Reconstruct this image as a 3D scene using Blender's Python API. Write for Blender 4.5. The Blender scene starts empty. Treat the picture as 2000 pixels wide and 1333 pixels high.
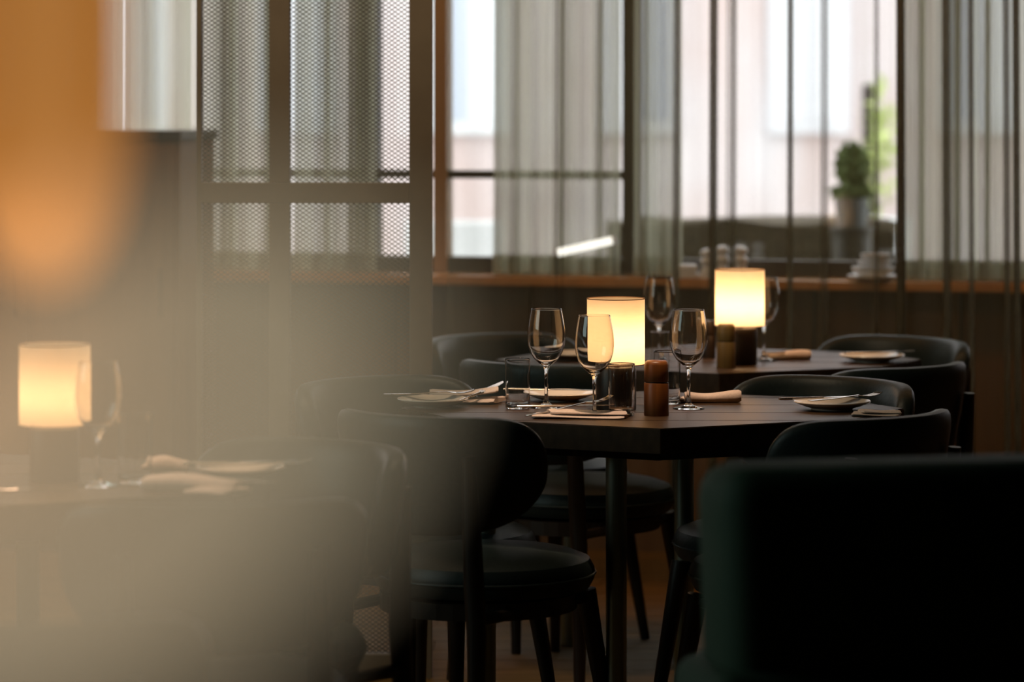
import bpy, bmesh, math, random
from mathutils import Vector, Matrix
random.seed(7)
R = math.radians
sc = bpy.context.scene
col = sc.collection
# ---------------------------------------------------------------- camera
F = 6400.0           # focal length in pixels of the 2000 px frame
H = 1.424            # lens height
HY = 193.0           # row of the horizon
TZ = 0.75            # table height
cam = bpy.data.cameras.new('camera'); co = bpy.data.objects.new('camera', cam); col.objects.link(co)
co.location = (0, 0, H); co.rotation_euler = (R(90), 0, 0)
cam.sensor_width = 36; cam.lens = 36 * F / 2000
cam.shift_y = -(666.5 - HY) / 2000
cam.clip_start = 0.05; cam.clip_end = 200
cam.dof.use_dof = True; cam.dof.focus_distance = 7.05; cam.dof.aperture_fstop = 2.6
sc.camera = co
# ---------------------------------------------------------------- world, light, exposure
w = bpy.data.worlds.new('world'); sc.world = w; w.use_nodes = True
bg = w.node_tree.nodes['Background']; bg.inputs[0].default_value = (0.97, 0.985, 1.0, 1); bg.inputs[1].default_value = 3.6
sc.view_settings.view_transform = 'Standard'; sc.view_settings.look = 'None'
sc.view_settings.gamma = 1; sc.view_settings.use_curve_mapping = False
sc.view_settings.exposure = 0.0
try:
    sc.cycles.use_denoising = True; sc.cycles.denoiser = 'OPENIMAGEDENOISE'
    sc.cycles.transparent_max_bounces = 48; sc.cycles.max_bounces = 10; sc.cycles.transmission_bounces = 10
    sc.cycles.diffuse_bounces = 3; sc.cycles.glossy_bounces = 4
    sc.cycles.sample_clamp_indirect = 4; sc.cycles.caustics_reflective = False; sc.cycles.caustics_refractive = False
except Exception: pass
def area(name, loc, target, sx, sy, power, color):
    l = bpy.data.lights.new(name, 'AREA'); l.shape = 'RECTANGLE'; l.size = sx; l.size_y = sy; l.energy = power; l.color = color
    o = bpy.data.objects.new(name, l); col.objects.link(o); o.location = loc
    o.rotation_euler = (Vector(target) - Vector(loc)).to_track_quat('-Z', 'Y').to_euler(); return o
area('side_fill', (-3.2, 5.4, 1.9), (0.2, 6.6, 0.7), 1.6, 1.4, 15, (0.74, 0.97, 0.93))  # unseen cool area light, added for the teal sheen on the chairs
def spot(name, loc, target, angle, power, color):
    l = bpy.data.lights.new(name, 'SPOT'); l.spot_size = R(angle); l.spot_blend = 0.5; l.energy = power; l.color = color; l.shadow_soft_size = 0.04
    o = bpy.data.objects.new(name, l); col.objects.link(o); o.location = loc
    o.rotation_euler = (Vector(target) - Vector(loc)).to_track_quat('-Z', 'Y').to_euler(); return o
area('warm_fill', (0.2, 8.9, 2.85), (0.5, 10.2, 0.9), 4.5, 0.25, 21, (1.0, 0.52, 0.22))  # unseen warm strip, added to warm the sill, panels and curtains
spot('centre_table_fill', (0.16, 6.75, 2.85), (0.28, 7.10, 0.75), 24, 150, (1.0, 0.66, 0.44))  # unseen spots over the three tables, added to brighten the napkins
spot('far_table_fill', (0.48, 8.05, 2.85), (0.55, 8.42, 0.75), 24, 100, (1.0, 0.62, 0.38))
spot('left_table_fill', (-0.85, 5.4, 2.85), (-0.76, 5.76, 0.75), 22, 120, (1.0, 0.66, 0.44))
area('screen_fill', (-0.5, 6.9, 2.85), (-0.5, 8.2, 1.7), 0.9, 0.2, 17, (1.0, 0.78, 0.52))  # unseen light added to lift the screen's steel as haze would
# ---------------------------------------------------------------- helpers
def at(px, py, z=TZ):
    s = (py - HY) / (H - z); return ((px - 1000) / s, F / s, z)
def tag(o, label=None, cat=None, group=None, kind=None):
    if label: o['label'] = label
    if cat: o['category'] = cat
    if group: o['group'] = group
    if kind: o['kind'] = kind
    return o
def empty(name, loc, label, cat, group=None, rz=0):
    o = bpy.data.objects.new(name, None); col.objects.link(o); o.location = loc; o.rotation_euler = (0, 0, rz)
    o.empty_display_size = 0.05
    return tag(o, label, cat, group)
def obj(name, bm, m, parent=None, smooth=False, loc=None, rot=None, sharp=38):
    bmesh.ops.recalc_face_normals(bm, faces=bm.faces)
    me = bpy.data.meshes.new(name); bm.to_mesh(me); bm.free()
    if smooth:
        me.polygons.foreach_set('use_smooth', [True] * len(me.polygons)); me.set_sharp_from_angle(angle=R(sharp))
    me.materials.append(m)
    o = bpy.data.objects.new(name, me); col.objects.link(o)
    if parent: o.parent = parent
    if loc: o.location = loc
    if rot: o.rotation_euler = rot
    return o
def copy_tree(o, parent=None):
    c = o.copy(); col.objects.link(c); c.parent = parent
    for ch in list(o.children): copy_tree(ch, c)
    return c
def box(bm, x0, x1, y0, y1, z0, z1, M=None, bev=0):
    r = bmesh.ops.create_cube(bm, size=1)
    vs = r['verts']
    for v in vs:
        v.co = Vector(((x0 + x1) / 2 + v.co.x * (x1 - x0), (y0 + y1) / 2 + v.co.y * (y1 - y0), (z0 + z1) / 2 + v.co.z * (z1 - z0)))
    if bev:
        es = list({e for v in vs for e in v.link_edges})
        rr = bmesh.ops.bevel(bm, geom=es, offset=bev, segments=2, affect='EDGES', profile=0.6)
        vs = list({v for f in rr['faces'] for v in f.verts} | {v for v in vs if v.is_valid})
    if M: bmesh.ops.transform(bm, matrix=M, verts=[v for v in vs if v.is_valid])
    return bm
def B(*a, **k): return box(bmesh.new(), *a, **k)
def lathe(prof, seg=40, closed=False, bm=None):
    bm = bm or bmesh.new(); rings = []
    for (r, z) in prof:
        if r < 1e-6: rings.append([bm.verts.new((0, 0, z))])
        else: rings.append([bm.verts.new((r * math.cos(2 * math.pi * i / seg), r * math.sin(2 * math.pi * i / seg), z)) for i in range(seg)])
    pairs = list(zip(rings, rings[1:]))
    if closed: pairs.append((rings[-1], rings[0]))
    for a, b in pairs:
        for i in range(seg):
            j = (i + 1) % seg
            if len(a) == 1 and len(b) == 1: continue
            if len(a) == 1: bm.faces.new((a[0], b[j], b[i]))
            elif len(b) == 1: bm.faces.new((a[i], a[j], b[0]))
            else: bm.faces.new((a[i], a[j], b[j], b[i]))
    return bm
def tube(bm, pts, rad, seg=10, squash=None):
    pts = [Vector(p) for p in pts]; n = len(pts)
    if not isinstance(rad, (list, tuple)): rad = [rad] * n
    rings = []; up = None
    for i, p in enumerate(pts):
        d = (pts[min(i + 1, n - 1)] - pts[max(i - 1, 0)]).normalized()
        if up is None: up = Vector((0, 0, 1)) if abs(d.z) < 0.9 else Vector((0, 1, 0))
        a = d.cross(up).normalized(); b = a.cross(d).normalized(); up = b
        rings.append([bm.verts.new(p + rad[i] * (math.cos(2 * math.pi * k / seg) * a + math.sin(2 * math.pi * k / seg) * b * (squash or 1))) for k in range(seg)])
    for a, b in zip(rings, rings[1:]):
        for k in range(seg): bm.faces.new((a[k], a[(k + 1) % seg], b[(k + 1) % seg], b[k]))
    bm.faces.new(rings[0]); bm.faces.new(rings[-1][::-1])
    return bm
def prism(poly, z0, z1, bm=None, bev=0):
    bm = bm or bmesh.new()
    a = [bm.verts.new((x, y, z0)) for x, y in poly]; b = [bm.verts.new((x, y, z1)) for x, y in poly]
    bm.faces.new(a[::-1]); top = bm.faces.new(b)
    n = len(poly)
    for i in range(n): bm.faces.new((a[i], a[(i + 1) % n], b[(i + 1) % n], b[i]))
    if bev: bmesh.ops.bevel(bm, geom=list(top.edges), offset=bev, segments=2, affect='EDGES')
    return bm
# ---------------------------------------------------------------- materials
def principled(name, color, rough=0.5, **kw):
    m = bpy.data.materials.new(name); m.use_nodes = True
    p = m.node_tree.nodes['Principled BSDF']
    p.inputs['Base Color'].default_value = (*color, 1); p.inputs['Roughness'].default_value = rough
    for k, v in kw.items(): p.inputs[k.replace('_', ' ')].default_value = v
    return m
def noisy(name, c1, c2, rough=0.5, scale=(20, 20, 20), bump=0.0, nscale=1.0, **kw):
    m = principled(name, c1, rough, **kw); nt = m.node_tree; N = nt.nodes; L = nt.links
    tc = N.new('ShaderNodeTexCoord'); mp = N.new('ShaderNodeMapping'); mp.inputs['Scale'].default_value = scale
    no = N.new('ShaderNodeTexNoise'); no.inputs['Scale'].default_value = nscale; no.inputs['Detail'].default_value = 6
    rp = N.new('ShaderNodeValToRGB'); rp.color_ramp.elements[0].color = (*c1, 1); rp.color_ramp.elements[1].color = (*c2, 1)
    rp.color_ramp.elements[0].position = 0.3; rp.color_ramp.elements[1].position = 0.7
    L.new(tc.outputs['Object'], mp.inputs[0]); L.new(mp.outputs[0], no.inputs[0]); L.new(no.outputs['Fac'], rp.inputs[0])
    L.new(rp.outputs[0], N['Principled BSDF'].inputs['Base Color'])
    if bump:
        b = N.new('ShaderNodeBump'); b.inputs['Strength'].default_value = bump; b.inputs['Distance'].default_value = 0.002
        L.new(no.outputs['Fac'], b.inputs['Height']); L.new(b.outputs[0], N['Principled BSDF'].inputs['Normal'])
    return m
def cloth(name, color, opacity, trans=0.5, streak=0.0):
    m = bpy.data.materials.new(name); m.use_nodes = True; nt = m.node_tree; N = nt.nodes; L = nt.links
    N.remove(N['Principled BSDF']); out = N['Material Output']
    d = N.new('ShaderNodeBsdfDiffuse'); t = N.new('ShaderNodeBsdfTranslucent'); tr = N.new('ShaderNodeBsdfTransparent')
    d.inputs[0].default_value = (*color, 1); t.inputs[0].default_value = (*color, 1)
    a = N.new('ShaderNodeMixShader'); a.inputs[0].default_value = trans; L.new(d.outputs[0], a.inputs[1]); L.new(t.outputs[0], a.inputs[2])
    b = N.new('ShaderNodeMixShader'); b.inputs[0].default_value = opacity
    L.new(tr.outputs[0], b.inputs[1]); L.new(a.outputs[0], b.inputs[2]); L.new(b.outputs[0], out.inputs[0])
    if streak:
        tc = N.new('ShaderNodeTexCoord'); mp = N.new('ShaderNodeMapping'); mp.inputs['Scale'].default_value = (14, 1, 0.15)
        no = N.new('ShaderNodeTexNoise'); no.inputs['Scale'].default_value = 1; no.inputs['Detail'].default_value = 3
        mr = N.new('ShaderNodeMapRange'); mr.inputs[1].default_value = 0.3; mr.inputs[2].default_value = 0.7
        mr.inputs[3].default_value = opacity - streak; mr.inputs[4].default_value = opacity + streak
        L.new(tc.outputs['Object'], mp.inputs[0]); L.new(mp.outputs[0], no.inputs[0]); L.new(no.outputs['Fac'], mr.inputs[0]); L.new(mr.outputs[0], b.inputs[0])
    return m
def pane_mat(name, tint, refl=0.06):
    m = bpy.data.materials.new(name); m.use_nodes = True; nt = m.node_tree; N = nt.nodes; L = nt.links
    N.remove(N['Principled BSDF']); tr = N.new('ShaderNodeBsdfTransparent'); g = N.new('ShaderNodeBsdfGlossy'); g.inputs['Roughness'].default_value = 0.02
    tr.inputs[0].default_value = (*tint, 1); mx = N.new('ShaderNodeMixShader'); mx.inputs[0].default_value = refl
    L.new(tr.outputs[0], mx.inputs[1]); L.new(g.outputs[0], mx.inputs[2]); L.new(mx.outputs[0], N['Material Output'].inputs[0]); return m
M = {}
M['leather'] = noisy('green_leather', (0.011, 0.019, 0.0175), (0.016, 0.026, 0.024), 0.44, (30, 30, 30), 0.25, 4, Specular_IOR_Level=0.35)
M['leather_far'] = M['leather']
M['velvet'] = noisy('dark_green_velvet', (0.035, 0.075, 0.04), (0.045, 0.09, 0.05), 0.75, (30, 30, 30), 0.2, 4)
M['dark_wood'] = noisy('dark_wood', (0.012, 0.007, 0.004), (0.025, 0.014, 0.008), 0.42, (60, 60, 4))
M['table_wood'] = noisy('table_wood', (0.030, 0.016, 0.007), (0.060, 0.033, 0.014), 0.42, (3, 60, 20), 0.15, 1.5, Specular_IOR_Level=0.25)
M['mill_wood'] = noisy('mill_wood', (0.15, 0.05, 0.011), (0.27, 0.095, 0.021), 0.38, (60, 60, 5), 0, 1)
M['mill_olive'] = noisy('pale_mill_wood', (0.20, 0.12, 0.035), (0.30, 0.19, 0.06), 0.45, (60, 60, 5), 0, 1)
M['mill_dark'] = noisy('dark_mill_wood', (0.02, 0.012, 0.008), (0.035, 0.02, 0.012), 0.4, (60, 60, 5), 0, 1)
M['glass'] = principled('drinking_glass', (1, 1, 1), 0.0, Transmission_Weight=1.0, IOR=1.45)
M['napkin'] = noisy('linen_napkin', (0.60, 0.50, 0.43), (0.68, 0.57, 0.50), 0.9, (200, 200, 200), 0.2, 1)
M['china'] = principled('white_china', (0.72, 0.66, 0.58), 0.18)
M['cutlery'] = principled('cutlery_steel', (0.62, 0.56, 0.48), 0.16, Metallic=1.0)
M['lamp_base'] = principled('lamp_base_bronze', (0.03, 0.02, 0.013), 0.4, Metallic=0.3)
M['trim'] = principled('shade_trim', (0.16, 0.08, 0.03), 0.8)
M['steel'] = noisy('brown_painted_steel', (0.16, 0.112, 0.068), (0.19, 0.135, 0.082), 0.55, (10, 10, 10))
M['leg_steel'] = principled('table_leg_steel', (0.32, 0.35, 0.29), 0.38, Metallic=1.0)
M['mesh'] = principled('expanded_metal', (0.10, 0.085, 0.06), 0.5, Metallic=0.4)
M['floor'] = noisy('oak_floor', (0.16, 0.085, 0.022), (0.24, 0.135, 0.04), 0.6, (2, 12, 2), 0.1, 2, Specular_IOR_Level=0.2)
M['panel'] = noisy('walnut_panel', (0.13, 0.058, 0.014), (0.19, 0.088, 0.024), 0.5, (14, 14, 1.5), 0, 1)
M['sill'] = noisy('orange_oak_sill', (0.60, 0.27, 0.09), (0.70, 0.34, 0.12), 0.16, (3, 30, 30), 0, 1)
M['jamb'] = noisy('oak_jamb', (0.30, 0.17, 0.07), (0.38, 0.22, 0.09), 0.5, (30, 30, 2), 0, 1)
M['frame'] = principled('window_frame_dark', (0.045, 0.038, 0.024), 0.5)
M['plaster'] = noisy('brown_plaster', (0.06, 0.045, 0.03), (0.075, 0.056, 0.038), 0.9, (4, 4, 4), 0, 1)
M['pane'] = pane_mat('window_pane_glass', (0.96, 0.98, 0.97))
M['sheer'] = cloth('sheer_curtain', (0.20, 0.18, 0.11), 0.26, 0.45, 0.08)
M['voile'] = cloth('olive_voile', (0.50, 0.50, 0.39), 0.80, 0.66, 0.12)
M['white'] = principled('white_ceramic', (0.93, 0.94, 0.95), 0.25)
# ---------------------------------------------------------------- room shell
WO = Vector((-0.228, 10.4, 0)); WD = Vector((1.757, -0.443, 0)).normalized(); WN = Vector((WD.y, -WD.x, 0))   # WN points into the room (towards the camera)
if WN.y > 0: WN = -WN
WR = math.atan2(WD.y, WD.x)
def wu(px, off=0.0):
    k = (px - 1000) / F; o = WO + WN * off
    return (k * o.y - o.x) / (WD.x - k * WD.y)
def wz(px, py, off=0.0):
    p = WO + WN * off + WD * wu(px, off); return H - (py - HY) * p.y / F
SILL = 0.872
def walled(name, bm, m, parent=None, smooth=False):      # geometry in wall coordinates: x along the wall, -y into the room
    o = obj(name, bm, m, parent, smooth)
    if parent is None: o.location = WO; o.rotation_euler = (0, 0, WR)
    return o
def struct(o): o['kind'] = 'structure'; return o
struct(obj('floor', B(-3.6, 3.6, -1.6, 11.6, -0.08, 0), M['plaster']))
fl = bpy.data.objects['floor']
# floor boards, each a piece of its own where the photograph shows the floor
bmb = None
yy = 7.4; k = 0
while yy < 10.9:
    x = -3.55 - 0.4 * (k % 3)
    while x < 3.5:
        L_ = 1.25
        o = obj('board', B(max(x, -3.58), min(x + L_ - 0.003, 3.58), yy, yy + 0.137, 0.0, 0.012 + random.uniform(0, 0.0006), bev=0), M['floor'], fl)
        x += L_
    yy += 0.14; k += 1
fb = bmesh.new(); yy = 7.4 - 0.14; k = 1
while yy > -1.58:                                        # the rest of the room's boards, out of the photograph's view, joined
    x = -3.55 - 0.4 * (k % 3)
    while x < 3.5:
        box(fb, max(x, -3.58), min(x + 1.247, 3.58), yy, yy + 0.137, 0.0, 0.012); x += 1.25
    yy -= 0.14; k += 1
obj('boards', fb, M['floor'], fl)['kind'] = 'stuff'
struct(obj('ceiling', B(-3.6, 3.6, -1.6, 11.6, 2.9, 3.0), M['plaster']))
struct(obj('wall_left', B(-3.7, -3.6, -1.6, 11.6, -0.08, 3), M['plaster']))
struct(obj('wall_right', B(3.6, 3.7, -1.6, 11.6, -0.08, 3), M['plaster']))
struct(obj('wall_front', B(-3.7, 3.7, -1.7, -1.6, -0.08, 3), M['plaster']))
wb = B(-3.46, 3.95, 0.0, 0.14, -0.08, SILL - 0.03)
box(wb, -3.46, 3.95, 0.0, 0.14, 2.62, 3.0)
struct(walled('wall_back', wb, M['plaster']))
wbo = bpy.data.objects['wall_back']
u = -3.3
while u < 3.7:                                            # wood panelling under the sill
    obj('panel', B(u + 0.004, u + 0.446, -0.02, 0.0, 0.1, SILL - 0.035, bev=0.004), M['panel'], wbo); u += 0.45
struct(walled('baseboard_back', B(-3.4, 3.9, -0.03, 0.0, 0.0, 0.095, bev=0.004), M['panel']))
struct(walled('trim_1', B(-3.4, 3.9, -0.14, 0.16, SILL - 0.03, SILL, bev=0.004), M['sill']))
# windows between the mullions
edges = [-3.3, wu(150), wu(718), wu(856), wu(1227), wu(2060), 3.8]
for i in range(6):
    a, b = edges[i], edges[i + 1]
    hw = 0.023
    fr = B(a + hw, b - hw, 0.03, 0.08, SILL, SILL + 0.05)
    box(fr, a + hw, b - hw, 0.03, 0.08, 2.57, 2.62)
    if i < 4:
        zt = wz(1000, 342); box(fr, a + hw, b - hw, 0.035, 0.075, zt - 0.013, zt + 0.013)
    f = walled('window_%d' % (i + 1), fr, M['frame']); struct(f)
    obj('mullion', B(b - hw, b + hw, 0.02, 0.09, SILL, 2.62), M['jamb'] if i == 2 else M['frame'], f)
    obj('pane', B(a + hw, b - hw, 0.052, 0.058, SILL + 0.05, 2.57), M['pane'], f)
# ---------------------------------------------------------------- outside
struct(obj('terrace_ground', B(-14, 14, 11.4, 40, -0.2, -0.1), principled('terrace_stone', (0.45, 0.43, 0.40), 0.9)))
fac = empty('building', (0, 26, 0), 'pale pinkish building across the street seen blurred through the window', 'building')
brick = noisy('pink_render', (0.60, 0.46, 0.43), (0.72, 0.68, 0.70), 0.9, (1.6, 1, 0.5), 0, 1)
obj('wall', B(-14, 14, 0, 1, -0.1, 9), brick, fac)
wm = principled('facade_window_white', (0.74, 0.74, 0.78), 0.4); wg = principled('facade_glass', (0.45, 0.48, 0.58), 0.3)
for k in range(-5, 9):
    for z in (1.15, 4.2):
        x = k * 1.35 - 0.35
        f = obj('window', B(x - 0.32, x + 0.32, -0.08, 0.02, z, z + 1.7), wm, fac)
        obj('glass_pane', B(x - 0.24, x - 0.02, -0.1, -0.07, z + 0.1, z + 1.6), wg if k % 3 == 0 else wm, f)
        obj('glass_pane', B(x + 0.02, x + 0.24, -0.1, -0.07, z + 0.1, z + 1.6), wg if k % 3 == 1 else wm, f)
green = noisy('leaf_green', (0.40, 0.50, 0.14), (0.70, 0.75, 0.35), 0.7, (4, 4, 4), 0, 2, Transmission_Weight=0.0)
dgreen = noisy('shrub_green', (0.12, 0.18, 0.05), (0.26, 0.34, 0.12), 0.7, (8, 8, 8), 0, 2)
def leaves(n, rx, ry, rz, size, seed=1, up=0.0):
    rd = random.Random(seed); bm = bmesh.new()
    for i in range(n):
        while True:
            p = Vector((rd.uniform(-1, 1), rd.uniform(-1, 1), rd.uniform(-1, 1)))
            if p.length < 1: break
        p = Vector((p.x * rx, p.y * ry, p.z * rz)); d = Vector((rd.gauss(0, 1), rd.gauss(0, 1), rd.gauss(0, 1) + up)).normalized() * size
        s = d.cross(Vector((rd.random(), rd.random(), rd.random()))).normalized() * size * 0.3
        a = bm.verts.new(p - d); b = bm.verts.new(p + s); c = bm.verts.new(p + d); e = bm.verts.new(p - s)
        bm.faces.new((a, b, c)); bm.faces.new((a, c, e))
    return bm
tr = empty('tree', (1.9, 17.5, -0.1), 'thin yellow-green tree outside, right of and behind the potted plant', 'tree')
tube_bm = tube(bmesh.new(), [(0, 0, 0), (0.02, 0, 0.6), (0, 0, 1.6)], [0.06, 0.05, 0.03])
obj('trunk', tube_bm, M['dark_wood'], tr)
obj('crown', leaves(150, 0.10, 0.2, 0.40, 0.055, 3), green, tr)['kind'] = 'stuff'
bpy.data.objects['crown'].location = (0.06, 0, 1.28)
# terrace planter walls
pl = empty('planter', (0.88, 12.9, -0.1), 'long dark planter box with clipped hedge on the terrace outside', 'planter')
obj('planter_box', B(-0.52, 0.62, -0.25, 0.25, 0, 0.82, bev=0.01), M['frame'], pl)
hb = B(-0.5, 0.6, -0.23, 0.23, 0.8, 1.04); bmesh.ops.subdivide_edges(hb, edges=hb.edges, cuts=6)
for v in hb.verts: v.co += Vector((random.uniform(-1, 1), random.uniform(-1, 1), random.uniform(-1, 1))) * 0.018
obj('hedge', hb, noisy('brown_hedge', (0.04, 0.028, 0.012), (0.085, 0.06, 0.028), 0.9, (30, 30, 30)), pl)
# outdoor chairs
def terrace_chair(x, y, rz, label):
    t = empty('terrace_chair', (x, y, -0.1), label, 'chair', 'chairs on the terrace', rz)
    obj('seat', B(-0.22, 0.22, -0.22, 0.22, 0.42, 0.47, bev=0.01), M['white'], t)
    obj('backrest', B(-0.22, 0.22, 0.18, 0.22, 0.66, 0.98, bev=0.015), M['white'], t)
    for sx in (-1, 1):
        for sy in (-1, 1):
            obj('leg', B(sx * 0.2 - 0.015, sx * 0.2 + 0.015, sy * 0.2 - 0.015, sy * 0.2 + 0.015, 0, 0.98 if sy > 0 else 0.42), M['white'], t)
terrace_chair(0.98, 14.6, 0.3, 'white terrace chair outside behind the three white mills, in the middle of the window')
terrace_chair(1.55, 14.9, -0.4, 'white terrace chair outside between the dark planter hedge and the potted plant')
terrace_chair(-0.22, 14.4, 0.2, 'white terrace chair outside low in the window just right of the steel post')
# ---------------------------------------------------------------- things on the sill
def on_sill(px, off=0.105):
    p = WO + WN * off + WD * wu(px, off); return (p.x, p.y, SILL)
def shaker(px, label, r=0.022, h=0.09):
    t = empty('pepper_mill', on_sill(px), label, 'mill', 'white mills on the window sill')
    obj('body', lathe([(0, 0), (r, 0), (r * 1.02, h * 0.18), (r * 0.75, h * 0.34), (r * 0.7, h * 0.4), (r, h * 0.52), (r, h * 0.6), (r * 0.5, h * 0.72), (0, h * 0.72)], 24), M['white'], t, True)
    obj('head', lathe([(0, h * 0.70), (r * 0.55, h * 0.70), (r * 0.95, h * 0.8), (r * 0.9, h * 0.92), (r * 0.4, h), (0, h)], 24), M['white'], t, True)
shaker(1381, 'leftmost of the three small white mills on the window sill')
shaker(1411, 'middle one of the three small white mills on the window sill', 0.023, 0.10)
shaker(1446, 'rightmost of the three small white mills on the window sill', 0.023, 0.10)
t = empty('butter_dish', on_sill(1342), 'low white covered dish on the window sill left of the white mills', 'dish')
obj('dish', B(-0.04, 0.04, -0.03, 0.03, 0, 0.014, bev=0.004), M['white'], t); obj('cover', B(-0.032, 0.032, -0.024, 0.024, 0.014, 0.042, bev=0.01), M['white'], t)
bx, by, bz = on_sill(1705)
tag(obj('serving_plate', lathe([(0, 0), (0.045, 0), (0.078, 0.012), (0.078, 0.016), (0.044, 0.006), (0, 0.006)], 40), M['white'], smooth=True, loc=(bx, by, bz)), 'wide white plate under the stacked bowls on the window sill', 'plate')
for q, (r, h, dz) in enumerate([(0.066, 0.034, 0.0065), (0.052, 0.032, 0.0275), (0.046, 0.034, 0.046)]):
    tag(obj('bowl', lathe([(0, 0), (r * 0.5, 0), (r * 0.9, h * 0.5), (r, h), (r * 0.95, h), (r * 0.84, h * 0.5), (r * 0.46, 0.005), (0, 0.005)], 36), M['white'], smooth=True, loc=(bx + 0.004 * q, by, bz + dz)),
        ['white bowl at the bottom of the stack on the window sill', 'white bowl in the middle of the stack on the window sill', 'white bowl on top of the stack on the window sill'][q], 'bowl', 'white bowls stacked on the sill')
t = empty('potted_plant', (1.28, 12.35, -0.1), 'small bushy green plant in a grey pot on a dark stand outside the window', 'plant')
obj('stand', lathe([(0, 0), (0.09, 0), (0.075, 0.05), (0.075, 1.0), (0.085, 1.04), (0, 1.04)], 24), M['frame'], t)
obj('pot', lathe([(0, 1.04), (0.055, 1.04), (0.066, 1.15), (0.058, 1.15), (0.05, 1.12), (0, 1.12)], 24), principled('grey_pot', (0.14, 0.155, 0.16), 0.6), t, True)
o = obj('foliage', leaves(520, 0.06, 0.06, 0.09, 0.030, 5, 1.2), dgreen, t); o['kind'] = 'stuff'; o.location = (0, 0, 1.27)
o = obj('foliage', leaves(240, 0.085, 0.07, 0.03, 0.026, 6, 0.2), dgreen, t); o['kind'] = 'stuff'; o.location = (0, 0, 1.175)
# glowing white rod put in for a pale streak like a tube's reflection
pa = WO + WN * 0.125 + WD * wu(1088, 0.125); pb = WO + WN * 0.125 + WD * wu(1200, 0.125)
pa.z = wz(1088, 494, 0.125); pb.z = wz(1200, 469, 0.125)
em = bpy.data.materials.new('rod_glow'); em.use_nodes = True
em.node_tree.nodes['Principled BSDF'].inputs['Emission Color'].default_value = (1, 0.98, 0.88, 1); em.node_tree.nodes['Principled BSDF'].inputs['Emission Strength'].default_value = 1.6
t = empty('glow_rod', (pa + pb) / 2, 'slanting white glowing rod for a tube-like reflection against the window left of the lamps', 'light')
c = (pa + pb) / 2
obj('glow_rod_body', tube(bmesh.new(), [pa - c, pb - c], 0.012, 16), em, t, True)
tb = bmesh.new(); d = (pb - pa).normalized()
tube(tb, [pa - c - d * 0.006, pa - c + d * 0.004], 0.0128, 16); obj('glow_rod_end', tb, M['white'], t)
tb = bmesh.new(); tube(tb, [pb - c - d * 0.004, pb - c + d * 0.006], 0.0128, 16); obj('glow_rod_end', tb, M['white'], t)
tb = bmesh.new(); tube(tb, [Vector((pa.x, pa.y, SILL)) - c, pa - c - Vector((0, 0, 0.008))], 0.003, 8); obj('glow_rod_support', tb, M['frame'], t)
tb = bmesh.new(); tube(tb, [Vector((pb.x, pb.y, SILL)) - c, pb - c - Vector((0, 0, 0.008))], 0.003, 8); obj('glow_rod_support', tb, M['frame'], t)
# ---------------------------------------------------------------- curtains
def curtain(name, px0, px1, off, m, label, pinches, wave=0.02, period=0.11, seed=1, ztop=2.75, zbot=0.03):
    """pinches: (pixel, width in px, layers): tight bundles of folds"""
    rd = random.Random(seed); path = []
    u = wu(px0, off); u1 = wu(px1, off)
    pin = sorted([(wu(p, off), wdt / 620.0, n) for p, wdt, n in pinches])
    ph = rd.uniform(0, 6); step = 0.008
    while u < u1:
        if pin and u >= pin[0][0] - pin[0][1] / 2:
            c, wd, n = pin.pop(0)
            for j in range(n):
                path.append((c + (wd / 2 if j % 2 else -wd / 2) * rd.uniform(0.75, 1.1), -0.03 + 0.06 * j / max(1, n - 1) + rd.uniform(-.004, .004)))
            u = c + wd / 2 + 0.002
            continue
        path.append((u, wave * math.sin(u * 2 * math.pi / period + ph) + wave * 0.5 * math.sin(u * 2 * math.pi / (period * 0.43) + ph * 2)))
        u += step
    bm = bmesh.new(); zs = [zbot + (ztop - zbot) * q / 6 for q in range(7)]; rows = []
    for i, z in enumerate(zs):
        k = 1 - z / ztop
        rows.append([bm.verts.new((uu + 0.012 * k * math.sin(uu * 3 + seed), vv * (0.8 + 0.5 * k) - off, z)) for uu, vv in path])
    for a, b in zip(rows, rows[1:]):
        for i in range(len(path) - 1): bm.faces.new((a[i], a[i + 1], b[i + 1], b[i]))
    t = empty(name, WO, label, 'curtain', 'curtains along the window', WR)
    obj('fabric', bm, m, t, True)
    ub0 = wu(px0, off); hb = bmesh.new(); tube(hb, [(ub0, -off, ztop + 0.02), (u1, -off, ztop + 0.02)], 0.012, 10); obj('rail', hb, M['frame'], t)
    hm = bmesh.new()
    for zz in (zbot,):
        lo = [hm.verts.new((uu + 0.012 * math.sin(uu * 3 + seed) , vv * 1.31 - off - 0.002, zbot - 0.0)) for uu, vv in path]
        hi = [hm.verts.new((uu + 0.012 * math.sin(uu * 3 + seed), vv * 1.31 - off - 0.002, zbot + 0.06)) for uu, vv in path]
        for i in range(len(path) - 1): hm.faces.new((lo[i], lo[i + 1], hi[i + 1], hi[i]))
    obj('hem', hm, m, t, True)
    return t
curtain('sheer_curtain', 868, 1986, 0.75, M['sheer'], 'long sheer curtain with thin dark folds in front of the bright window, behind the lamps',
        [(1098, 9, 3), (1326, 10, 9), (1397, 10, 17), (1434, 16, 5), (1545, 9, 11), (1612, 11, 5), (1712, 7, 5), (1757, 15, 15), (1845, 13, 11), (1893, 10, 9), (1962, 11, 9), (1981, 12, 15)], 0.012, 0.16, 2)
curtain('voile_curtain', 969, 1214, 0.075, M['voile'], 'olive gathered curtain panel hanging left of the dark mullion in the window', [(1010, 10, 3), (1098, 14, 3), (1175, 12, 3)], 0.018, 0.075, 3, 2.6, SILL + 0.004)
curtain('voile_curtain', 1240, 1338, 0.075, M['voile'], 'narrow grey gathered curtain panel just right of the dark mullion', [(1262, 12, 3)], 0.018, 0.07, 4, 2.6, SILL + 0.004)
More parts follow.
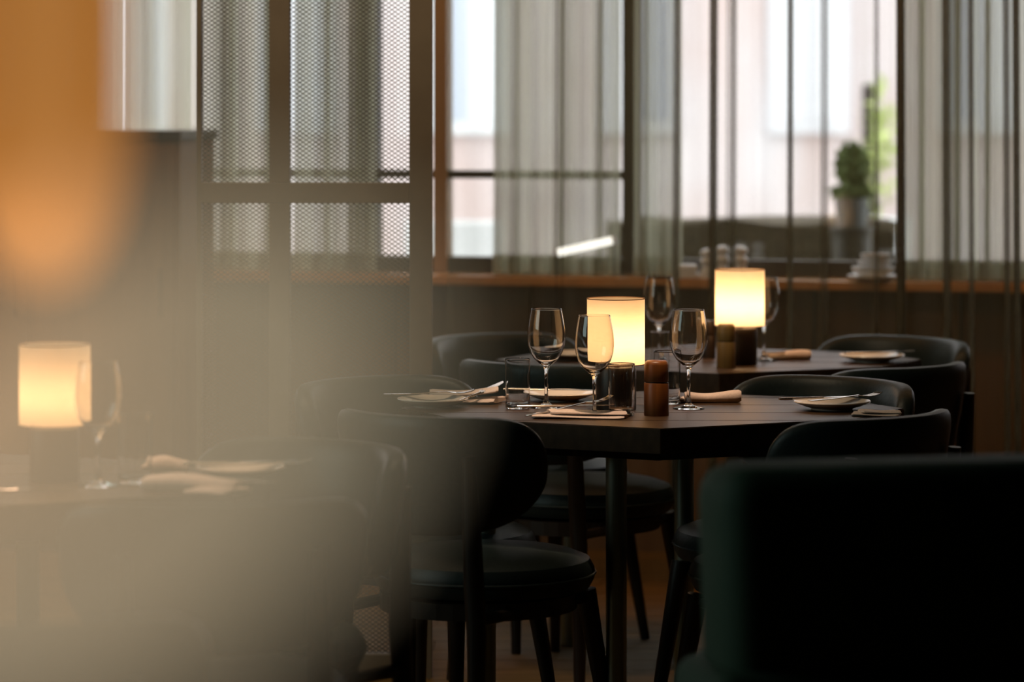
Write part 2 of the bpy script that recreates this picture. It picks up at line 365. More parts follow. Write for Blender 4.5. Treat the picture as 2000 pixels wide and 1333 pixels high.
curtain('voile_curtain', 1758, 2080, 0.075, M['voile'], 'wide gathered curtain panel at the right end of the window', [(1800, 14, 3), (1870, 16, 3), (1930, 14, 3)], 0.018, 0.075, 5, 2.6, SILL + 0.004)
curtain('voile_curtain', 582, 738, 0.075, M['voile'], 'gathered curtain panel seen through the metal mesh right of the thin mullion', [(640, 18, 3), (700, 22, 3)], 0.018, 0.075, 6, 2.6, SILL + 0.004)
curtain('voile_curtain', 385, 562, 0.075, M['voile'], 'gathered curtain panel seen through the metal mesh left of the thin mullion', [(450, 18, 3), (520, 20, 3)], 0.018, 0.075, 8, 2.6, SILL + 0.004)
curtain('voile_curtain', 246, 382, 0.075, M['voile'], 'flat pale curtain panel left of the mesh screen, above the dark fence', [], 0.015, 0.09, 7, 2.6, SILL + 0.004)
curtain('voile_curtain', -200, 240, 0.075, M['voile'], 'gathered curtain panel at the left edge behind the hanging amber lamp', [(60, 18, 3), (160, 20, 3)], 0.018, 0.075, 9, 2.6, SILL + 0.004)
# ---------------------------------------------------------------- expanded-metal screen
SD = 8.0; ss = F / SD
def sx_(px): return (px - 1000) / ss
def sz_(py): return H - (py - HY) / ss
t = empty('mesh_screen', (sx_(822), SD, 0), 'brown steel partition screen with diamond metal mesh behind the left table', 'screen')
ox = sx_(822)
XL = sx_(395)
def sb(x0, x1, z0, z1, y0=-0.025, y1=0.025, bev=0.002): return B(x0 - ox, x1 - ox, y0, y1, z0, z1, bev=bev)
obj('post', sb(sx_(800), sx_(844), 0, 2.89), M['steel'], t)
obj('post', sb(XL - 0.012, XL, 0, 2.89), M['steel'], t)
z0, z1 = sz_(397), sz_(357)
obj('rail', sb(XL, sx_(800), z0, z1), M['steel'], t)
obj('rail', sb(XL, sx_(800), 2.84, 2.89), M['steel'], t)
obj('rail', sb(XL, sx_(800), 0.02, 0.07), M['steel'], t)
mx = [sx_(547)]
for m_ in mx:
    obj('mullion', sb(m_ - 0.025, m_ + 0.025, z1, 2.84), M['steel'], t); obj('mullion', sb(m_ - 0.025, m_ + 0.025, 0.07, z0), M['steel'], t)
def mesh_panel(x0, x1, za, zb):
    bm = bmesh.new(); px_, pz_ = 0.0155, 0.0108; hw = 0.0011
    sl = pz_ / px_
    for sgn in (1, -1):
        n0 = int(math.floor((za - sl * (x1 - x0)) / pz_)) - 2; n1 = int(math.ceil((zb + sl * (x1 - x0)) / pz_)) + 2
        for n in range(n0, n1):
            c = n * pz_                                  # z = c + sgn*sl*(x-x0)
            xs = sorted([x0 + (za - c) / (sgn * sl), x0 + (zb - c) / (sgn * sl)])
            a = max(x0, xs[0]); b = min(x1, xs[1])
            if b - a < 0.002: continue
            zaa = c + sgn * sl * (a - x0); zbb = c + sgn * sl * (b - x0)
            d = Vector((b - a, 0, zbb - zaa)).normalized(); nn = Vector((-d.z, 0, d.x)) * hw; yy_ = 0.0012
            vs = []
            for (xx, zz) in ((a, zaa), (b, zbb)):
                for s1, s2 in ((1, 1), (1, -1), (-1, -1), (-1, 1)):
                    vs.append(bm.verts.new((xx - ox + nn.x * s1, yy_ * s2 + (0.0006 if sgn > 0 else -0.0006), zz + nn.z * s1)))
            for i in range(4):
                j = (i + 1) % 4; bm.faces.new((vs[i], vs[j], vs[4 + j], vs[4 + i]))
    return bm
xsb = [XL, mx[0] - 0.025, mx[0] + 0.025, sx_(800)]
for i in (0, 2):
    for (za, zb) in ((0.07, z0), (z1, 2.84)):
        o = obj('mesh_panel', mesh_panel(xsb[i], xsb[i + 1], za, zb), M['mesh'], t); o['kind'] = 'stuff'
# ---------------------------------------------------------------- tables
POLY = [(0, 0), (0.42, 0.205), (0.55, 0.44), (0.42, 0.69), (0, 0.86), (-0.42, 0.69), (-0.55, 0.44), (-0.42, 0.205)]
def clip(poly, y, keep_above):
    out = []
    for i in range(len(poly)):
        a, b = poly[i], poly[(i + 1) % len(poly)]
        ia = (a[1] >= y) == keep_above; ib = (b[1] >= y) == keep_above
        if ia: out.append(a)
        if ia != ib:
            k = (y - a[1]) / (b[1] - a[1]); out.append((a[0] + k * (b[0] - a[0]), y))
    return out
def make_table(x, y, label, rz=0):
    t = empty('dining_table', (x, y, 0), label, 'table', 'dark wooden dining tables', rz)
    ys = [-0.001, 0.17, 0.345, 0.52, 0.69, 0.861]
    for a, b in zip(ys, ys[1:]):
        p = clip(clip(POLY, a + 0.0015, True), b - 0.0015, False)
        obj('plank', prism(p, TZ - 0.052, TZ, bev=0.002), M['table_wood'], t)
    sub = [(px * 0.8, 0.43 + (py - 0.43) * 0.8) for px, py in POLY]
    obj('apron', prism(sub, TZ - 0.075, TZ - 0.0525), M['dark_wood'], t)
    for lx, ly in ((-0.085, 0.16), (0.085, 0.70), (-0.36, 0.43), (0.36, 0.43)):
        obj('leg', tube(bmesh.new(), [(lx, ly, 0), (lx, ly, TZ - 0.075)], 0.022, 20), M['leg_steel'] , t, True)
        obj('foot', lathe([(0, 0), (0.032, 0), (0.03, 0.008), (0.023, 0.012), (0, 0.012)], 20), M['lamp_base'], t, True, loc=(lx, ly, 0))
    return t
make_table(0.303, 6.69, 'dark wooden table in the centre with three wine glasses and the orange-brown mill')
make_table(0.508, 8.03, 'farther dark wooden table under the second lit lamp, nearest the curtains')
make_table(-0.98, 5.36, 'nearer dark wooden table at the left edge with a hazy lamp and one wine glass')
# ---------------------------------------------------------------- chairs
def backrest_bm(Rm=0.255, half=R(66), zmid=0.667, hh=0.123, th=0.026, lean=0.02):
    bm = bmesh.new(); NA, NR = 40, 20; rings = []
    for i in range(NA + 1):
        a = -1 + 2 * i / NA
        a = math.sin(a * math.pi / 2)
        top = hh * max(0.0, 1 - abs(a) ** 7) ** 0.5; bot = hh * max(0.0, 1 - abs(a) ** 3.2) ** 0.55
        e = max(0.0, 1 - abs(a) ** 14) ** 0.5
        tt = th * (0.35 + 0.65 * e) if abs(a) < 1 else th * 0.2
        top = max(top, 0.012); bot = max(bot, 0.012)
        ang = a * half; ring = []
        for k in range(NR):
            q = 2 * math.pi * k / NR; cx, sz = math.cos(q), math.sin(q)
            rr = math.copysign(abs(cx) ** 0.6, cx) * tt; zz = math.copysign(abs(sz) ** 0.42, sz) * (top if sz > 0 else bot)
            rad = Rm + rr + lean * zz / hh
            ring.append(bm.verts.new((rad * math.sin(ang), -rad * math.cos(ang), zmid + zz)))
        rings.append(ring)
    for a, b in zip(rings, rings[1:]):
        for k in range(NR): bm.faces.new((a[k], a[(k + 1) % NR], b[(k + 1) % NR], b[k]))
    bm.faces.new(rings[0]); bm.faces.new(rings[-1][::-1])
    return bm
def make_chair():
    t = empty('dining_chair', (0, 0, 0), 'x', 'chair', 'curved-back leather chairs at the tables')
    obj('backrest', backrest_bm(), M['leather'], t, True)
    sb_ = lathe([(0, 0.405), (0.20, 0.405), (0.222, 0.412), (0.232, 0.43), (0.232, 0.452), (0.222, 0.470), (0.19, 0.482), (0.1, 0.488), (0, 0.489)], 44)
    for v in sb_.verts: v.co.x *= 1.0; v.co.y = v.co.y * 0.98 + 0.02
    obj('seat', sb_, M['leather'], t, True)
    sp = bmesh.new(); tube(sp, [(0.2335 * math.cos(k * math.pi / 18), 0.229 * math.sin(k * math.pi / 18) + 0.02, 0.441) for k in range(37)], 0.003, 8)
    obj('piping', sp, M['leather'], t, True)
    obj('seat_frame', lathe([(0.17, 0.37), (0.205, 0.37), (0.205, 0.404), (0.17, 0.404)], 36, True), M['dark_wood'], t)
    for s in (-1, 1):
        obj('leg', tube(bmesh.new(), [(s * 0.185, -0.275, 0), (s * 0.165, -0.245, 0.36), (s * 0.158, -0.245, 0.46), (s * 0.156, -0.250, 0.58), (s * 0.156, -0.262, 0.715)], [0.013, 0.020, 0.021, 0.019, 0.013], 12), M['dark_wood'], t, True)
        obj('leg', tube(bmesh.new(), [(s * 0.205, 0.215, 0), (s * 0.165, 0.155, 0.40)], [0.012, 0.022], 12), M['dark_wood'], t, True)
        obj('side_rail', tube(bmesh.new(), [(s * 0.166, -0.238, 0.385), (s * 0.168, 0.15, 0.385)], 0.012, 8), M['dark_wood'], t, True)
    return t
chair0 = make_chair(); used = [False]
def chair(x, y, face, label):                # face: compass direction the sitter looks, degrees, 90 = away from the camera
    o = chair0 if not used[0] else copy_tree(chair0); used[0] = True
    o.location = (x, y, 0); o.rotation_euler = (0, 0, R(face - 90)); o['label'] = label; return o
chair(-0.07, 6.80, 56, 'leather chair pushed in at the front left of the centre table, curved back towards us')
chair(0.61, 6.76, 132, 'leather chair pushed in at the front right of the centre table, behind the green armchair')
chair(-0.19, 7.26, -52, 'leather chair at the back left of the centre table, near the steel post')
chair(0.60, 7.26, -130, 'leather chair at the back right of the centre table, behind the plate')
chair(0.16, 8.08, 56, 'leather chair front left of the far table, pale rim left of the wine glasses')
chair(0.81, 7.98, 132, 'leather chair front right of the far table, its back to us')
chair(0.90, 8.54, -134, 'leather chair at the back right of the far table, below the curtain folds')
chair(0.06, 8.62, -56, 'leather chair at the back left of the far table, behind the wine glasses')
chair(-0.48, 5.88, -128, 'leather chair at the right of the left table, its hollow inner back facing us')
chair(-0.50, 5.39, 100, 'large hazy leather chair at the bottom left, its broad back to us')
chair(-0.64, 4.22, 96, 'nearest hazy leather chair, only its top rim showing in the bottom left corner')
# ---------------------------------------------------------------- green armchair in the foreground right
t = empty('armchair', (0.575, 5.0, 0), 'big dark green upholstered armchair filling the lower right corner', 'armchair', None, R(13))
def rslab(x0, x1, y0, y1, z0, z1, bev, taper=0.0):
    bm = B(x0, x1, y0, y1, z0, z1)
    bmesh.ops.bevel(bm, geom=list(bm.edges), offset=bev, segments=4, affect='EDGES', profile=0.5)
    for v in bm.verts:
        k = (v.co.z - z0) / (z1 - z0); v.co.x *= 1 + taper * (k - 1)
    return bm
obj('backrest', rslab(-0.33, 0.33, -0.24, -0.04, 0.45, 0.888, 0.055, 0.05), M['velvet'], t, True)
obj('seat_base', rslab(-0.355, 0.355, -0.27, -0.02, 0.22, 0.60, 0.04), M['velvet'], t, True)
obj('seat_cushion', rslab(-0.25, 0.30, -0.06, 0.26, 0.30, 0.56, 0.04), M['velvet'], t, True)
for lx in (-0.2, 0.26):
    for ly in (-0.20, 0.20): obj('leg', tube(bmesh.new(), [(lx, ly, 0), (lx, ly, 0.23)], [0.014, 0.022], 12), M['dark_wood'], t, True)
# ---------------------------------------------------------------- table lamps
shm = bpy.data.materials.new('linen_shade'); shm.use_nodes = True; nt = shm.node_tree; N = nt.nodes; N.remove(N['Principled BSDF'])
tl = N.new('ShaderNodeBsdfTranslucent'); df = N.new('ShaderNodeBsdfDiffuse'); mxs = N.new('ShaderNodeMixShader'); mxs.inputs[0].default_value = 0.62
tl.inputs[0].default_value = (0.92, 0.8, 0.62, 1); df.inputs[0].default_value = (0.8, 0.68, 0.5, 1)
tc = N.new('ShaderNodeTexCoord'); mp = N.new('ShaderNodeMapping'); mp.inputs['Scale'].default_value = (40, 40, 260); no = N.new('ShaderNodeTexNoise'); no.inputs['Scale'].default_value = 1
rp = N.new('ShaderNodeValToRGB'); rp.color_ramp.elements[0].color = (0.86, 0.70, 0.52, 1); rp.color_ramp.elements[1].color = (0.97, 0.82, 0.66, 1)
nt.links.new(tc.outputs['Object'], mp.inputs[0]); nt.links.new(mp.outputs[0], no.inputs[0]); nt.links.new(no.outputs['Fac'], rp.inputs[0]); nt.links.new(rp.outputs[0], tl.inputs[0])
nt.links.new(df.outputs[0], mxs.inputs[1]); nt.links.new(tl.outputs[0], mxs.inputs[2]); nt.links.new(mxs.outputs[0], N['Material Output'].inputs[0])
bulbm = bpy.data.materials.new('bulb_glass'); bulbm.use_nodes = True
bulbm.node_tree.nodes['Principled BSDF'].inputs['Emission Color'].default_value = (1, 0.6, 0.25, 1); bulbm.node_tree.nodes['Principled BSDF'].inputs['Emission Strength'].default_value = 0.5
def lamp(px, py, label, power=1.0):
    t = empty('table_lamp', at(px, py), label, 'lamp', 'lit table lamps with drum shades')
    r = 0.0627
    obj('shade', lathe([(r, 0.098), (r, 0.241)], 64), shm, t, True)
    for z in (0.0985, 0.2405):
        rb = bmesh.new(); tube(rb, [(r * math.cos(k * math.pi / 24), r * math.sin(k * math.pi / 24), z) for k in range(49)], 0.0011, 6); obj('rim', rb, M['trim'], t, True)
    obj('base', lathe([(0, 0), (0.043, 0), (0.044, 0.004), (0.044, 0.088), (0.042, 0.092), (0, 0.092)], 40), M['lamp_base'], t, True)
    obj('stem', lathe([(0, 0.09), (0.008, 0.09), (0.008, 0.12), (0.012, 0.122), (0.012, 0.130), (0, 0.130)], 16), M['lamp_base'], t, True)
    sp = bmesh.new()
    for k in range(3):
        a = k * 2 * math.pi / 3; tube(sp, [(0.008 * math.cos(a), 0.008 * math.sin(a), 0.115), (r * math.cos(a), r * math.sin(a), 0.103)], 0.0011, 6)
    obj('spider', sp, M['lamp_base'], t)
    l = bpy.data.lights.new('lamp_bulb', 'POINT'); l.energy = power; l.color = (1.0, 0.64, 0.33); l.shadow_soft_size = 0.012
    lo = bpy.data.objects.new('lamp_bulb', l); col.objects.link(lo); lo.parent = t; lo.location = (0, 0, 0.150)
    return t
LP = 0.85
lamp(1203, 800, 'lit cream drum lamp on the centre table behind the wine glasses', LP)
lamp(1445, 712, 'lit cream drum lamp on the far table, smaller than the centre one', LP * 1.25)
lamp(107, 938, 'lit drum lamp veiled by haze on the left table', LP * 0.6)
# ---------------------------------------------------------------- glassware
def wine_bm():
    o = [(0.0, 0.0), (0.034, 0.0), (0.035, 0.0012), (0.028, 0.0032), (0.012, 0.007), (0.0052, 0.013), (0.0040, 0.03), (0.0038, 0.06), (0.0042, 0.080), (0.0075, 0.0905), (0.016, 0.097),
         (0.027, 0.107), (0.035, 0.120), (0.0400, 0.136), (0.0416, 0.152), (0.0412, 0.168), (0.0392, 0.186), (0.0358, 0.204), (0.0342, 0.2125), (0.0337, 0.2155), (0.0335, 0.2160)]
    i = [(0.0332, 0.2162), (0.0329, 0.2160), (0.0328, 0.2155), (0.0333, 0.2125), (0.0349, 0.204), (0.0381, 0.186), (0.0401, 0.168), (0.0405, 0.152), (0.0389, 0.136), (0.0338, 0.1205), (0.0258, 0.1085), (0.015, 0.0995), (0.006, 0.0962), (0, 0.0957)]
    return lathe(o + i, 48)
def tumbler_bm():
    return lathe([(0, 0), (0.024, 0), (0.0262, 0.0004), (0.0277, 0.0018), (0.0283, 0.004), (0.0284, 0.010), (0.0288, 0.04), (0.0297, 0.1145), (0.02975, 0.1165), (0.0295, 0.1171), (0.0291, 0.1172), (0.0288, 0.1165), (0.02875, 0.1145), (0.0278, 0.04), (0.0274, 0.018), (0.0268, 0.014), (0.0252, 0.012), (0.020, 0.011), (0, 0.0108)], 56)
wb0 = obj('wine_glass', wine_bm(), M['glass'], smooth=True, sharp=180); tb0 = obj('water_tumbler', tumbler_bm(), M['glass'], smooth=True, sharp=180); usd = {'w': False, 't': False}
def glassware(kind, px, py, label, sc_=1.0):
    base = wb0 if kind == 'w' else tb0
    o = base if not usd[kind] else base.copy()
    if usd[kind]: col.objects.link(o)
    usd[kind] = True; o.location = at(px, py); o.location.z += 0.0003; o.scale = (sc_,) * 3
    tag(o, label, 'glass', 'clear wine glasses' if kind == 'w' else 'clear water tumblers'); return o
glassware('w', 1067, 797, 'leftmost wine glass on the centre table, left of the lit lamp')
glassware('w', 1161, 816, 'wine glass standing directly in front of the lit drum lamp on the centre table')
glassware('w', 1345, 799, 'wine glass right of the wooden mill on the centre table')
glassware('w', 1287, 706, 'wine glass between the two lit lamps, on the far table')
glassware('w', 1492, 705, 'wine glass half hidden behind the far lit lamp')
glassware('w', 192, 950, 'hazy wine glass beside the lamp on the left table')
glassware('t', 1011, 799, 'water tumbler at the left of the centre table, left of the wine glasses', 0.93)
glassware('t', 1214, 813, 'water tumbler in front of the lit lamp, left of the wooden mill', 0.95)
glassware('t', 1303, 790, 'water tumbler behind the wooden mill on the centre table')
glassware('t', 263, 944, 'hazy water tumbler right of the wine glass on the left table', 1.05)
glassware('t', 1290, 727, 'water tumbler on the near corner of the far table, between the two lamps', 0.85).location.z += 0
# ---------------------------------------------------------------- mills
def mill(px, py, m, label, r=0.0265, h=0.117):
    t = empty('pepper_mill', at(px, py), label, 'mill')
    g = h * 0.60
    obj('body', lathe([(0, 0), (r * 0.98, 0), (r, 0.002), (r, g - 0.002), (r * 0.97, g), (0, g)], 40), m, t, True)
    obj('collar', lathe([(0, g), (r * 0.9, g), (r * 0.9, g + 0.0025), (0, g + 0.0025)], 40), M['mill_dark'], t)
    obj('head', lathe([(0, g + 0.0025), (r * 0.96, g + 0.0025), (r * 0.99, g + 0.005), (r * 0.97, h - 0.009), (r * 0.90, h - 0.003), (r * 0.75, h), (0, h)], 40), m, t, True)
mill(1282, 812, M['mill_wood'], 'orange-brown wooden mill on the centre table')
mill(1418, 719, M['mill_olive'], 'pale wooden mill in front of the far lit lamp', 0.0235, 0.110)
mill(1384, 700, M['mill_dark'], 'dark mill left of the far lit lamp', 0.018, 0.098)
# ---------------------------------------------------------------- plates
def plate(px, py, label, r=0.084):
    t = empty('side_plate', at(px, py), label, 'plate', 'white side plates')
    k = r / 0.084
    obj('dish', lathe([(0, 0.003), (0.045 * k, 0.003), (0.060 * k, 0.007), (0.083 * k, 0.0165), (r, 0.0175), (0.083 * k, 0.0195), (0.060 * k, 0.0105), (0.044 * k, 0.0062), (0, 0.0062)], 56), M['china'], t, True)
    obj('foot_ring', lathe([(0.038 * k, 0), (0.044 * k, 0), (0.046 * k, 0.0035), (0.037 * k, 0.0035)], 40, True), M['china'], t, True)
    return t
plate(845, 795, 'side plate at the left of the centre table, half behind the chair back', 0.078)
plate(1094, 783, 'side plate at the back of the centre table between the leftmost tumbler and the lamp', 0.080)
plate(1625, 800, 'side plate at the right of the centre table with a dark knife across it')
plate(1703, 707, 'side plate on the far table right of the lamp')
plate(1120, 703, 'side plate at the left of the far table, behind the wine glasses', 0.08)
plate(470, 932, 'hazy side plate on the left table with cutlery lying across it', 0.08)
# ---------------------------------------------------------------- napkins and cutlery
def napkin(px, py, rz, lx, ly, h, label, seed=0, style='fold'):
    t = empty('napkin', at(px, py), label, 'napkin', 'linen napkins', R(rz)); rd = random.Random(seed)
    def leaf(lx, ly, z0, h, curl, skew):
        bm = bmesh.new(); NX, NS = 22, 18; rings = []
        for i in range(NX + 1):
            u = -lx / 2 + lx * i / NX; ring = []
            hh = h * (0.9 + 0.15 * math.sin(5 * i / NX + seed)); e = 1 if 0 < i < NX else 0.8
            for k in range(NS):
                q = 2 * math.pi * k / NS; cy, sz = math.cos(q), math.sin(q)
                y = math.copysign(abs(cy) ** 0.7, cy) * ly / 2 * e; z = z0 + hh / 2 + math.copysign(abs(sz) ** 0.8, sz) * hh / 2 * e
                z += curl * (i / NX) ** 2 + (0.0012 * math.sin(9 * y / ly + 3 * i / NX) if sz > 0 else 0)
                ring.append(bm.verts.new((u + skew * y, y, max(z, z0 if curl == 0 else z))))
            rings.append(ring)
        for a, b in zip(rings, rings[1:]):
            for k in range(NS): bm.faces.new((a[k], a[(k + 1) % NS], b[(k + 1) % NS], b[k]))
        bm.faces.new(rings[0]); bm.faces.new(rings[-1][::-1]); return bm
    if style == 'roll':
        obj('roll', leaf(lx, ly, 0.0005, h, 0, 0.0), M['napkin'], t, True)
        obj('flap', leaf(lx * 0.45, ly * 1.7, 0.0005, h * 0.45, 0.0, 0.35), M['napkin'], t, True, loc=(-lx * 0.33, ly * 0.5, 0))
    else:
        obj('lower_fold', leaf(lx, ly, 0.0005, h * 0.5, 0, 0.15), M['napkin'], t, True)
        obj('upper_fold', leaf(lx * 0.82, ly * 0.8, h * 0.47, h * 0.5, 0.012 if seed == 2 else 0, -0.25), M['napkin'], t, True, loc=(lx * 0.06, ly * 0.05, 0))
    return t
def strip(bm, pts, ws, th):
    rings = []
    for (x, y, z), w_ in zip(pts, ws):
        rings.append([bm.verts.new((x, y + s * w_, z + q)) for s, q in ((-1, -th), (1, -th), (1, th), (-1, th))])
    for a, b in zip(rings, rings[1:]):
        for k in range(4): bm.faces.new((a[k], a[(k + 1) % 4], b[(k + 1) % 4], b[k]))
    bm.faces.new(rings[0]); bm.faces.new(rings[-1][::-1]); return bm
def fork(loc, rz, label, tilt=0, roll=0):
    t = empty('fork', loc, label, 'fork', 'steel forks'); t.rotation_euler = (R(roll), R(-tilt), R(rz))
    hb = strip(bmesh.new(), [(-0.10, 0, 0.002), (-0.085, 0, 0.002), (-0.03, 0, 0.003), (0.02, 0, 0.006), (0.04, 0, 0.007)], [0.006, 0.0068, 0.004, 0.0026, 0.003], 0.001)
    obj('handle', hb, M['cutlery'], t)
    hd = strip(bmesh.new(), [(0.038, 0, 0.007), (0.048, 0, 0.0055), (0.060, 0, 0.004)], [0.003, 0.0095, 0.0115], 0.0009)
    for k in range(4):
        y = -0.0095 + k * 0.00633
        strip(hd, [(0.058, y, 0.004), (0.075, y, 0.0045), (0.092, y, 0.008), (0.100, y, 0.0115)], [0.0019, 0.0016, 0.0013, 0.0006], 0.0009)
    obj('tines', hd, M['cutlery'], t); return t
def knife(loc, rz, label, tilt=0, roll=0):
    t = empty('knife', loc, label, 'knife', 'steel table knives'); t.rotation_euler = (R(roll), R(-tilt), R(rz))
    obj('handle', tube(bmesh.new(), [(-0.105, 0, 0.004), (-0.09, 0, 0.004), (-0.03, 0, 0.004), (0.0, 0, 0.004)], [0.0045, 0.006, 0.0048, 0.0035], 10, 0.55), M['cutlery'], t, True)
    obj('blade', strip(bmesh.new(), [(0.0, 0, 0.004), (0.01, 0.001, 0.004), (0.07, 0.001, 0.004), (0.095, 0.003, 0.004), (0.105, 0.006, 0.004)], [0.0035, 0.0085, 0.0085, 0.0055, 0.0012], 0.0006), M['cutlery'], t); return t
def up(p, dz): return (p[0], p[1], p[2] + dz)
napkin(1135, 816, -4, 0.195, 0.085, 0.016, 'folded napkin under a fork at the near edge of the centre table', 1)
fork(up(at(1112, 814), 0.0165), 22, 'fork with raised tines lying on the napkin at the near edge of the centre table', 8)
knife(up(at(1105, 812), 0.017), 8, 'knife lying along the napkin at the near edge of the centre table')
napkin(895, 786, -12, 0.19, 0.10, 0.026, 'folded napkin at the left of the centre table, beside the half hidden plate', 2)
knife(up(at(938, 790), 0.022), 58, 'knife tip sticking up by the napkin at the left of the centre table', 9)
fork(up(at(838, 791), 0.0215), 4, 'fork lying flat across the half hidden plate')
napkin(1392, 787, 2, 0.125, 0.034, 0.026, 'rolled napkin right of the wine glasses on the centre table', 3, 'roll')
knife(up(at(1075, 783), 0.0205), -8, 'pale knife on the plate behind the leftmost wine glass')
knife(up(at(1608, 798), 0.0195), 20, 'dark knife lying across the plate at the right of the centre table')
fork(up(at(1650, 798), 0.0195), 35, 'fork beside the knife on the plate at the right of the centre table')
napkin(1540, 703, 5, 0.115, 0.035, 0.024, 'rolled napkin on the far table right of the wine glass', 4, 'roll')
knife(up(at(1720, 706), 0.0195), 24, 'knife on the plate of the far table')
napkin(372, 962, 166, 0.17, 0.045, 0.030, 'hazy rolled napkin at the near edge of the left table', 5, 'roll')
fork(up(at(440, 960), 0.017), 158, 'fork lying on the hazy napkin of the left table')
napkin(330, 925, 8, 0.07, 0.04, 0.030, 'small rolled napkin behind the hazy tumbler on the left table', 6, 'roll')
knife(up(at(470, 930), 0.0205), 14, 'knife across the hazy side plate on the left table')
fork(up(at(500, 934), 0.0205), 10, 'fork across the hazy side plate on the left table')
knife(up(at(35, 962), 0.0005), 2, 'knife lying on the bare wood at the left edge of the left table')
napkin(1712, 812, -6, 0.10, 0.06, 0.012, 'flat pale napkin beyond the right plate of the centre table, over the chair back', 8)
# ---------------------------------------------------------------- sideboard against the window wall, left
ub = wu(392, 0.3); ua = ub - 1.45
t = empty('sideboard', WO + WD * ((ua + ub) / 2) + WN * 0.34, 'tall dark brown wooden sideboard below the window, right of the hanging amber lamp', 'cabinet', None, WR)
hwid = (ub - ua) / 2; TOPZ = 1.325
obj('carcass', B(-hwid, hwid, -0.15, 0.17, 0.08, TOPZ - 0.03, bev=0.003), M['panel'], t)
obj('top', B(-hwid - 0.01, hwid + 0.01, -0.17, 0.18, TOPZ - 0.03, TOPZ, bev=0.004), M['dark_wood'], t)
obj('plinth', B(-hwid + 0.02, hwid - 0.02, -0.13, 0.16, 0, 0.08), M['dark_wood'], t)
for q in range(3):
    x0 = -hwid + 0.01 + q * (2 * hwid - 0.02) / 3; x1 = x0 + (2 * hwid - 0.02) / 3
    dd = obj('door', B(x0 + 0.004, x1 - 0.004, -0.172, -0.151, 0.10, TOPZ - 0.045, bev=0.003), M['panel'], t)
    hb = bmesh.new(); tube(hb, [(x1 - 0.04, -0.185, 0.75), (x1 - 0.04, -0.185, 0.90)], 0.005, 8); obj('handle', hb, M['lamp_base'], dd)
# ---------------------------------------------------------------- dark timber fence outside, left
t = empty('timber_fence', (-2.3, 16, -0.1), 'dark brown timber fence outside low in the left window, right of the hanging amber lamp', 'fence')
fx = -4.6; k = 0
while fx < -1.50:
    obj('board', B(fx + 2.3, fx + 2.3 + 0.145, -0.012 + 0.004 * (k % 2), 0.012 + 0.004 * (k % 2), 0.0, 1.37), M['dark_wood'], t); fx += 0.15; k += 1
for q in (-2.2, -0.7, 0.75): obj('post', B(q - 0.04, q + 0.04, 0.02, 0.10, 0, 1.36), M['dark_wood'], t)
for z in (0.3, 1.1): obj('rail', B(-2.3, 0.82, 0.016, 0.05, z, z + 0.07), M['dark_wood'], t)
# ---------------------------------------------------------------- amber pendant lamp and an added glowing shell for the haze, close to the camera
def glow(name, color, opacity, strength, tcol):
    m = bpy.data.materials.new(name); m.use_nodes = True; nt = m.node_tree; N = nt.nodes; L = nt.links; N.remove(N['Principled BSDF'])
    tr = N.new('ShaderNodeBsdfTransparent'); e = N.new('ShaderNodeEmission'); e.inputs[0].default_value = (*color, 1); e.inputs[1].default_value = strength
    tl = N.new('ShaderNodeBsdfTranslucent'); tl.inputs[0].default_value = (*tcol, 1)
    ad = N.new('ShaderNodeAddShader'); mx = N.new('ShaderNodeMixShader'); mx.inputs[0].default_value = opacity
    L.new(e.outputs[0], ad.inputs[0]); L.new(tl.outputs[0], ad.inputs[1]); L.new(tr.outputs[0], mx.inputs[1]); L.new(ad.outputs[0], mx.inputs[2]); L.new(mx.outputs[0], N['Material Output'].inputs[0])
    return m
PD = 1.6; ps = F / PD
px_, pz_ = (88 - 1000) / ps, H - (560 - HY) / ps
t = empty('pendant_lamp', (px_, PD, pz_), 'elongated amber glass lamp hanging close up at the upper left, far out of focus', 'lamp')
prof = [(0, 0.0)] + [(0.040 * math.sin(a * math.pi / 2 / 12) ** 0.85, 0.085 * (1 - math.cos(a * math.pi / 2 / 12))) for a in range(1, 13)] + [(0.040, 0.16), (0.038, 0.24), (0.030, 0.30), (0.018, 0.33)]
obj('shade', lathe(prof, 48), glow('amber_glass', (1.0, 0.40, 0.08), 0.90, 0.17, (0.66, 0.48, 0.27)), t, True)
obj('cap', lathe([(0, 0.325), (0.020, 0.325), (0.020, 0.36), (0.006, 0.375), (0, 0.375)], 24), M['lamp_base'], t, True)
obj('cord', tube(bmesh.new(), [(0, 0, 0.37), (0, 0, 2.9 - pz_)], 0.002, 8), M['lamp_base'], t)
obj('bulb', lathe([(0, 0.05), (0.008, 0.055), (0.011, 0.08), (0.011, 0.27), (0.006, 0.30), (0, 0.33)], 20), bulbm, t, True)
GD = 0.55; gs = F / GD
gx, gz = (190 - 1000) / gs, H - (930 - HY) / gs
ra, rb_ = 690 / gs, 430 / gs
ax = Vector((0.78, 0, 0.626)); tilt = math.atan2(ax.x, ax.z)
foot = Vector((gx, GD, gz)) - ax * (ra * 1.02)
t = empty('haze_body', (foot.x, GD, 1.12), 'tilted milky glowing shell very close at the lower left, added to make the pale haze', 'lamp')
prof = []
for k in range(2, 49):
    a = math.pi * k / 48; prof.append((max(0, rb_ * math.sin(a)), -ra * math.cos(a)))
prof[-1] = (0, ra)
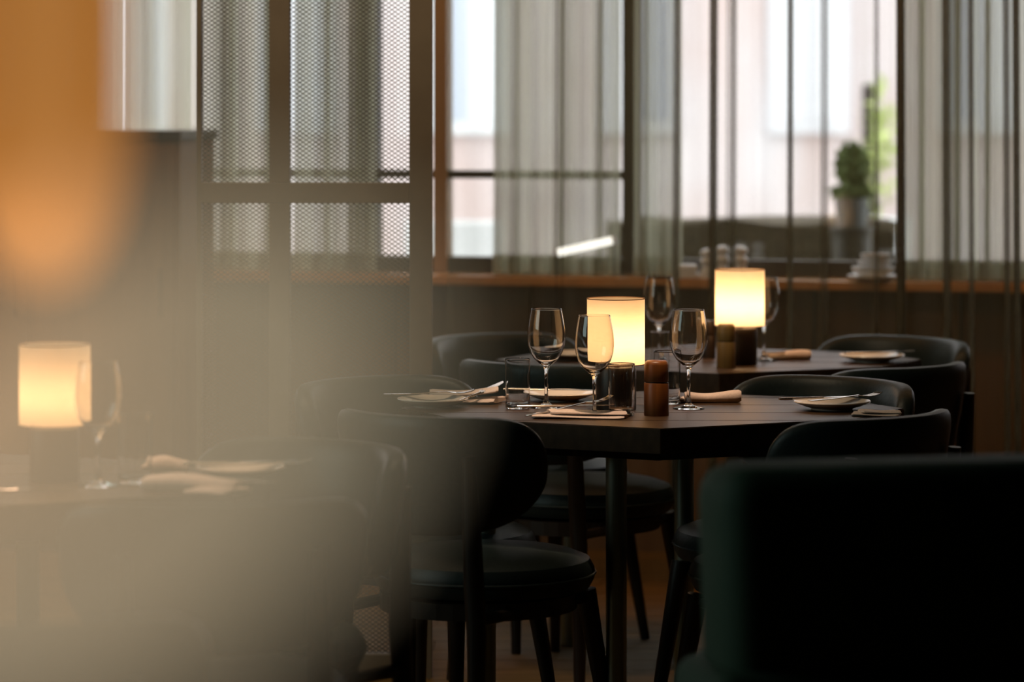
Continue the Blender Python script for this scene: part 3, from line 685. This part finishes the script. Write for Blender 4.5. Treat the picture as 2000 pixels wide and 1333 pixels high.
MT = Matrix.Translation(Vector((gx, GD, gz)) - Vector((foot.x, GD, 1.12))) @ Matrix.Rotation(tilt, 4, 'Y')
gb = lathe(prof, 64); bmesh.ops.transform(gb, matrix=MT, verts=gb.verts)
obj('haze_shell', gb, glow('haze_glow', (0.79, 0.79, 0.57), 0.25, 0.40, (0.9, 0.85, 0.75)), t, True)  # added shell; its glow and opacity lay a veil of haze over the left
nb = lathe([(0, -ra - 0.012), (0.010, -ra - 0.012), (prof[0][0] * 1.15, prof[0][1] - 0.001), (prof[0][0] * 1.15, prof[0][1] + 0.002), (0, prof[0][1] + 0.002)], 32); bmesh.ops.transform(nb, matrix=MT, verts=nb.verts)
obj('neck', nb, M['lamp_base'], t, True)
obj('stem', lathe([(0, 0), (0.045, 0), (0.045, 0.008), (0.01, 0.014), (0.007, foot.z - 1.12), (0, foot.z - 1.12)], 32), M['lamp_base'], t, True)
l = bpy.data.lights.new('lamp_bulb', 'POINT'); l.energy = 0.050; l.color = (1, 0.50, 0.22); l.shadow_soft_size = 0.01  # added bulb, warms the haze towards its upper left
lo = bpy.data.objects.new('lamp_bulb', l); col.objects.link(lo); lo.location = ((20 - 1000) / gs, GD, H - (800 - HY) / gs)  # added bulb for the haze, not a table lamp's
t = empty('haze_stand', (foot.x, GD + 0.02, 0), 'unseen dark wooden stand added below the milky haze shell', 'stand')  # unseen stand, added only to carry the haze shell
obj('top', B(-0.2, 0.2, -0.14, 0.14, 1.085, 1.12, bev=0.004), M['dark_wood'], t)
obj('body', B(-0.17, 0.17, -0.11, 0.11, 0.05, 1.085, bev=0.003), M['dark_wood'], t)
obj('plinth', B(-0.18, 0.18, -0.12, 0.12, 0, 0.05, bev=0.003), M['dark_wood'], t)
l = bpy.data.lights.new('pendant_bulb', 'POINT'); l.energy = 0.018; l.color = (1, 0.5, 0.2); l.shadow_soft_size = 0.012
lo = bpy.data.objects.new('pendant_bulb', l); col.objects.link(lo); lo.location = (px_, PD - 0.012, pz_ + 0.035)
